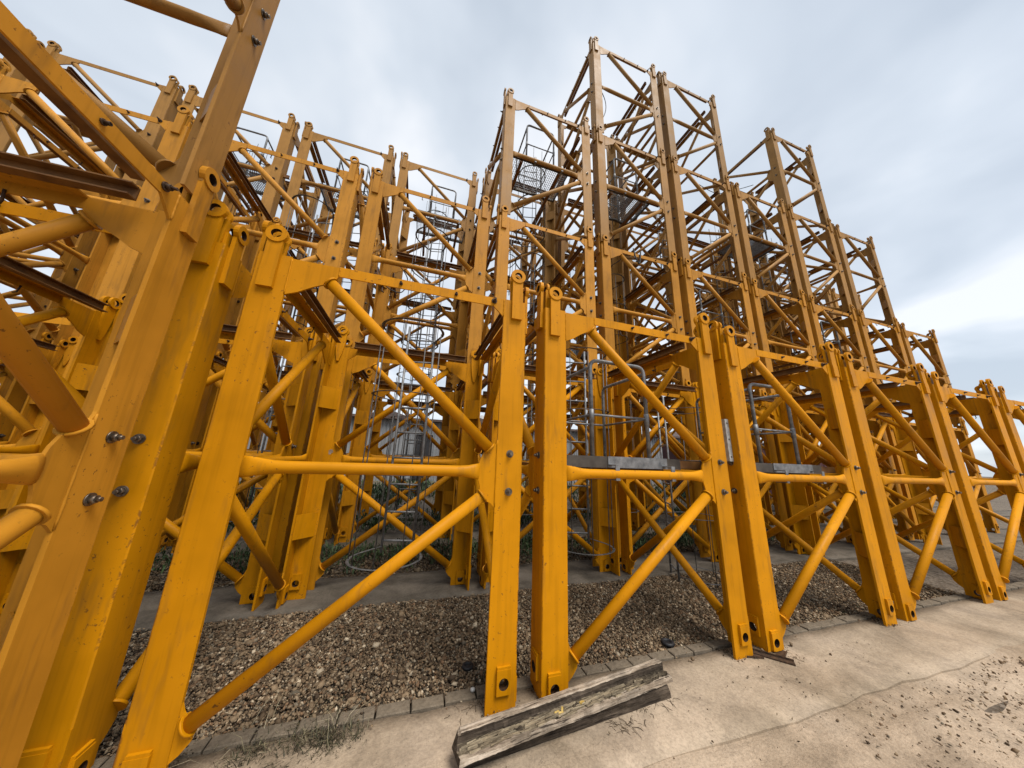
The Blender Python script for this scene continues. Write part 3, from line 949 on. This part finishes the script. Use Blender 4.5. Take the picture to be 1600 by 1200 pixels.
# pale smudge of paint on the inside of the big section's rear left post
blob = [(.024 * (1 + .25 * sin(3 * a + 1)) * cos(a), .030 * (1 + .2 * sin(2 * a)) * sin(a)) for a in [2 * pi * k / 18 for k in range(18)]]
M_SMUDGE = simple('pale_smudge', (0.22, 0.15, 0.10), (0.40, 0.31, 0.25), 25, 0.7, 0.2, 0, 0, 0)
put('paint_smudge', MB().prism(blob, 0, .0012).mesh('paint_smudge', M_SMUDGE), SEC[1, 0, 1], (.105 - W / 2, A - FT - .0016, 1.545 + Z0), 0)

# ------------------------------------------------------------------ loose cables
def cable(pts, r, label):
    P = [Vector(p) for p in pts]
    out = []
    for i in range(len(P) - 1):
        p0, p1, p2, p3 = P[max(i - 1, 0)], P[i], P[i + 1], P[min(i + 2, len(P) - 1)]
        for k in range(7):
            t = k / 7
            out.append(0.5 * ((2 * p1) + (p2 - p0) * t + (2 * p0 - 5 * p1 + 4 * p2 - p3) * t * t + (3 * p1 - p0 - 3 * p2 + p3) * t ** 3))
    out.append(P[-1])
    return tag(put('electric_cable', MB().tube(out, r, 6).mesh('electric_cable', M_CABLE)), label, 'cable')
X2 = sx_(2, 0)
cable([(X2 + .15, 2.6, 4.55), (X2 + .3, 2.6, 4.25), (X2 + .55, 2.65, 4.2), (X2 + .62, 2.7, 4.5), (X2 + .45, 2.7, 4.75)], .009, 'black cable loop hanging in the stack behind the big front section')
cable([(4.36, 2.25, 10.6), (4.62, 2.3, 10.2), (4.60, 2.3, 9.75), (4.35, 2.3, 9.2)], .010, 'thin dark cable bowed beside the tallest left post')
cable([(8.9, 3.4, 10.4), (9.4, 3.2, 10.0), (10.0, 3.0, 10.15), (10.7, 2.9, 10.5)], .010, 'thin dark cable sagging between the right stacks')
cable([(5.1, 2.24, 6.02), (5.12, 2.2, 5.75), (5.2, 2.2, 5.65), (5.25, 2.2, 5.95)], .014, 'black cable bundle tied to a beam of the left tallest stack')

# ------------------------------------------------------------------ old timbers in the foreground
def beam_timber(name, p0, p1, width, prof, m, label, cat, seg=46, jag=.004, mats=None, idx=None):
    """prof: list of (across, height) going round the section, across measured from the back edge towards the camera"""
    p0, p1 = Vector(p0), Vector(p1)
    L = (p1 - p0).length
    d = (p1 - p0) / L
    s = Vector((d.y, -d.x, 0))
    n = len(prof)
    vs, fs = [], []
    rr = random.Random(3 + seg)
    off = [[0, 0] for _ in range(n)]
    for i in range(seg + 1):
        t = i / seg
        endj = 0.03 * rr.random() if i in (0, seg) else 0
        for k, (a, h, j) in enumerate(prof):
            off[k][0] = off[k][0] * .55 + rr.gauss(0, jag * j)
            off[k][1] = off[k][1] * .55 + rr.gauss(0, jag * j)
            hh = max(h + off[k][1], G + .001)
            e_ = rr.uniform(-.022, .022) if i in (0, seg) else 0
            if i == 0:
                hh = hh - (0.012 if h > .1 else 0)
            vs.append(Vector((p0.x, p0.y, hh)) + s * (a + off[k][0]) + d * (t * L + e_))
    for i in range(seg):
        for k in range(n):
            l = (k + 1) % n
            fs.append((i * n + k, i * n + l, (i + 1) * n + l, (i + 1) * n + k))
    fs.append(tuple(range(n - 1, -1, -1)))
    fs.append(tuple(seg * n + k for k in range(n)))
    mb = MB()
    o = Vector(((p0 + p1) / 2).to_tuple()); o.z = 0
    ang = math.atan2(d.y, d.x)
    R = Matrix.Rotation(-ang, 4, 'Z')
    mb.add([R @ (v - o) for v in vs], fs)
    me = mb.mesh(name, *(mats or (m,)))
    if idx:
        for i in range(seg):
            for k in range(n):
                me.polygons[i * n + k].material_index = idx[k]
        me.polygons[seg * n].material_index = me.polygons[seg * n + 1].material_index = 1
    ob = put(name, me, None, o, ang)
    return tag(ob, label, cat)
t2 = beam_timber('timber_beam', (1.50, -.150, 0), (2.985, -.036, 0), .14,
                 [(0, G + .002, .2), (0, .042, .5), (.04, .045, .5), (.08, .046, .6), (.114, .040, 1), (.118, .0, .6), (.118, G + .002, .2)], M_WOOD2,
                 'dark timber beam lying on the ground under the splintered one', 'timber', 40, .0022)
t1 = beam_timber('timber_beam', (1.475, -.218, 0), (3.0, -.018, 0), .13,
                 [(.0, .048, .2), (.0, .127, .4), (.005, .132, .3), (.040, .132, .35), (.046, .128, .5), (.049, .090, .8), (.060, .078, 2.6), (.078, .082, 3.0), (.096, .078, 3.0), (.108, .084, 1.2), (.121, .082, .5), (.125, .050, .35)], M_WOOD,
                 'weathered grey timber beam with a splintered rotten front edge, lying on another', 'timber', 110, .0021,
                 (M_WOOD, M_WOOD2, M_SPLIT), (0, 0, 0, 0, 1, 2, 2, 2, 2, 0, 0, 0))
# splinters of broken grain standing proud on the rotten ledge: parts of the beam
d1 = (Vector((3.0, -.018, 0)) - Vector((1.475, -.218, 0))); L1 = d1.length
spl_me = []
for q in range(5):
    b = MB()
    l, w, h = random.uniform(.05, .16), random.uniform(.007, .016), random.uniform(.006, .014)
    b.add([(-l / 2, -w / 2, 0), (l / 2, -w / 4, 0), (l / 2, w / 4, 0), (-l / 2, w / 2, 0), (-l / 2, -w / 3, h), (l / 3, -w / 5, h * 1.2), (l / 3, w / 5, h), (-l / 2, w / 3, h * .8)],
          [(0, 3, 2, 1), (4, 5, 6, 7), (0, 1, 5, 4), (1, 2, 6, 5), (2, 3, 7, 6), (3, 0, 4, 7)])
    spl_me.append(b.mesh('splinter', M_SPLINT))
for k in range(120):
    t = random.betavariate(1.0, 1.5)
    put('splinter', spl_me[k % 5], t1, (-L1 / 2 + .06 + t * (L1 - .22), 0.0 - random.uniform(.055, .114), .077 + random.uniform(0, .006)), random.uniform(-.07, .07))
chip_me = MB().prism([(-.022, 0), (.020, 0), (.016, .008), (-.018, .010)], -.006, .006).mesh('wood_chip', M_CHIP)
for dx, dy, r in ((-.17, -.078, .12), (-.150, -.090, -.1), (-.128, -.070, .9), (.02, -.072, .2)):
    put('wood_chip', chip_me, t1, (dx, dy, .084), r)
# twigs and straws under the timber
def twigs(name, spots, n, lmin, lmax, tints, label):
    mb = MB()
    for _ in range(n):
        cx, cy, rad = random.choice(spots)
        x, y = random.gauss(cx, rad), random.gauss(cy, rad * .6)
        a = random.uniform(0, 2 * pi); l = random.uniform(lmin, lmax)
        b_ = random.uniform(-.35, .35)
        pts, hx, hy, ha = [], x, y, a
        for q in range(6):
            pts.append((hx, hy, -.033 + random.uniform(0, .012) * sin(pi * q / 5)))
            hx += cos(ha) * l / 5; hy += sin(ha) * l / 5; ha += b_ + random.uniform(-.15, .15)
        mb.tube(pts, random.uniform(.0007, .0019), 4)
    o = tag(struct(name, mb.mesh(name, M_TWIG), kind='stuff'), label, 'twigs')
    return o
M_TWIG = simple('dry_twig', (0.03, 0.02, 0.014), (0.14, 0.10, 0.06), 12, 0.9, 0.1, 0, 0, 0)
twigs('dry_twigs', [(2.74, -.175, .06), (2.56, -.235, .035), (2.48, -.26, .03), (2.93, -.15, .05)], 75, .025, .11, None, 'dark dry twigs and roots on the dust in front of the timbers')
twigs('dry_twigs', [(1.60, .14, .08), (4.15, -.02, .12), (4.4, .0, .15)], 40, .03, .10, None, 'thin dry twigs around the feet of the front posts')

# small things lying about
rc = MB()
rc.tube([(0.042 * cos(2 * pi * k / 20), 0.042 * sin(2 * pi * k / 20), 0.012) for k in range(20)], .016, 8, closed=True)
rc.add([(0.036 * cos(2 * pi * k / 20), 0.036 * sin(2 * pi * k / 20), 0.014) for k in range(20)], [tuple(range(20))])
tag(put('rubber_cap', rc.mesh('rubber_cap', M_RUBBER), None, (3.45, .335, -.018)), 'round black rubber cap on the gravel edge by the kerb', 'cap')
hollow_disc = put('rubber_cap', rc.mesh('rubber_cap', M_RUBBER), None, (1.665, .50, -.034))  # dark disc added in place of a small shaded hollow in the gravel
hollow_disc.scale = (.8, .8, .8)
tag(hollow_disc, 'black disc standing for a small dark hollow in the near gravel', 'cap')
shim = MB().box(-.17, .17, -.022, .022, 0, .010).box(-.17, .17, .022, .027, 0, .026)
s1 = tag(put('steel_shim', shim.mesh('steel_shim', M_DARKBOLT), None, (4.19, -.015, -.028), radians(-48)), 'dark steel angle offcut under the foot of the strapped section', 'steel offcut')
shim2 = MB().box(-.07, .07, -.03, .03, 0, .006).box(-.07, .07, -.03, -.026, .0061, .016)
tag(put('steel_shim', shim2.mesh('steel_shim', M_DARKBOLT), None, (4.07, .03, -.029), radians(-20)), 'small dark steel plate by the foot of the railed section', 'steel offcut')
tag(put('steel_shim', shim2.mesh('steel_shim', M_DARKBOLT), None, (4.36, -.01, -.028), radians(24)), 'flat rusty plate poking out beneath the strapped post', 'steel offcut')
knob = MB().tube([(0, 0, 0), (0, 0, .012), (0, 0, .018)], [.017, .016, .007], 14)
tag(put('anchor_bolt', knob.mesh('anchor_bolt', M_STRAP), None, (1.655, .232, -.014)), 'round grey bolt head set in the kerb beside the big post', 'bolt')

# ------------------------------------------------------------------ things behind the rows
sh = thing('metal_shed', 'low grey corrugated metal shed behind the stacks', 'shed', (0, 17.0, -.075))
cor = MB()
pr = []
for k in range(5):
    x = k * .2
    pr += [(x, 0), (x + .07, 0), (x + .10, -.035), (x + .17, -.035)]
pr.append((1.0, 0))
vs = [(x, y, 0) for x, y in pr] + [(x, y, 3.55) for x, y in pr]
n = len(pr)
cor.add(vs, [(i, i + 1, n + i + 1, n + i) for i in range(n - 1)])
panel = cor.mesh('wall_panel', M_SHED)
for k in range(-14, 46):
    if k == 1:
        continue
    put('wall_panel', panel, sh, (k * 1.0 + .02, 0, 0))
put('wall_panel', MB().add([(0, 0, 2.75), (1, 0, 2.75), (1, 0, 3.55), (0, 0, 3.55)], [(0, 1, 2, 3)]).mesh('wall_panel', M_SHED), sh, (1.02, 0, 0))
dr = put('door', MB().box(1.04, 2.0, .05, .1, .02, 2.72).mesh('door', M_DARK), sh)
put('handle', MB().tube([(1.9, .03, 1.0), (1.9, .03, 1.15)], .015, 6).mesh('handle', M_STEEL), dr)
put('roof', MB().box(-14.3, 46.3, -.35, 7, 3.56, 3.70).mesh('roof', M_ROOF), sh)
put('back_wall', MB().box(-14, 46, 6.5, 6.7, 0, 3.55).mesh('back_wall', M_SHED), sh)

def house(x, y, w, d, h, cols, rows, label):
    t = thing('white_house', label, 'house', (x, y, -.07))
    put('wall', MB().box(0, w, 0, d, 0, h).mesh('wall', M_WHITE), t)
    rf = MB().prism([(-.5, h), (w + .5, h), (w / 2, h + w * .16)], -.5, d + .5)
    r_ = put('roof', rf.mesh('roof', M_ROOF), t)
    put('chimney', MB().box(w * .7, w * .7 + .6, d * .4, d * .4 + .6, h, h + w * .16 + .6).mesh('chimney', M_WHITE), r_)
    fr = MB().box(0, 1.1, -.06, -.002, 0, 1.4).mesh('window', M_WHITE)
    pn = MB().box(.08, 1.02, -.075, -.062, .08, 1.32).mesh('pane', M_GLASS)
    bl = MB().box(-.3, 1.9, -.9, -.002, -.25, -.12).box(-.3, 1.9, -.9, -.86, -.12, .7).mesh('balcony', M_SHED)
    for i in range(cols):
        for j in range(rows):
            wx = (i + .5) * w / cols - .55
            wi = put('window', fr, t, (wx, 0, 1.0 + j * 2.9))
            put('pane', pn, wi)
            if (i + j) % 2:
                put('balcony', bl, t, (wx - .25, 0, .9 + j * 2.9))
    return t
house(-9, 46, 11, 9, 6.1, 4, 2, 'white two-storey house with balconies far behind the shed, left')
house(4, 50, 12, 9, 6.6, 4, 2, 'white two-storey house far behind the shed, near the centre')
house(27, 44, 12, 9, 5.8, 4, 2, 'white two-storey house far behind the shed, right')
house(48, 40, 13, 9, 6.2, 4, 2, 'white house farthest to the right behind the yard')
house(-36, 40, 12, 9, 6.0, 4, 2, 'white house farthest to the left behind the yard')

ct = thing('shipping_container', 'dark maroon shipping container behind the stacks on the right', 'container', (14.0, 8.6, -.07))
cp = []
for k in range(30):
    x = k * .4
    cp += [(x, 0), (x + .13, 0), (x + .2, .05), (x + .33, .05)]
cp.append((12.0, 0))
n = len(cp)
put('side_wall', MB().add([(x, y, .15) for x, y in cp] + [(x, y, 2.5) for x, y in cp], [(i, i + 1, n + i + 1, n + i) for i in range(n - 1)]).mesh('side_wall', M_CONT), ct)
put('frame', MB().box(-.05, 12.05, -.03, .1, 0, .149).box(-.05, 12.05, -.03, .1, 2.501, 2.62).box(-.12, -.0, -.03, .1, .15, 2.5).box(12.0, 12.12, -.03, .1, .15, 2.5).mesh('frame', M_CONT), ct)
put('roof', MB().box(-.05, 12.05, .101, 2.4, 2.55, 2.6).mesh('roof', M_CONT), ct)
put('end_wall', MB().box(-.05, 0.02, .101, 2.4, .0, 2.549).mesh('end_wall', M_CONT), ct)
put('back_wall', MB().box(0.021, 12.05, 2.35, 2.4, .0, 2.549).mesh('back_wall', M_CONT), ct)
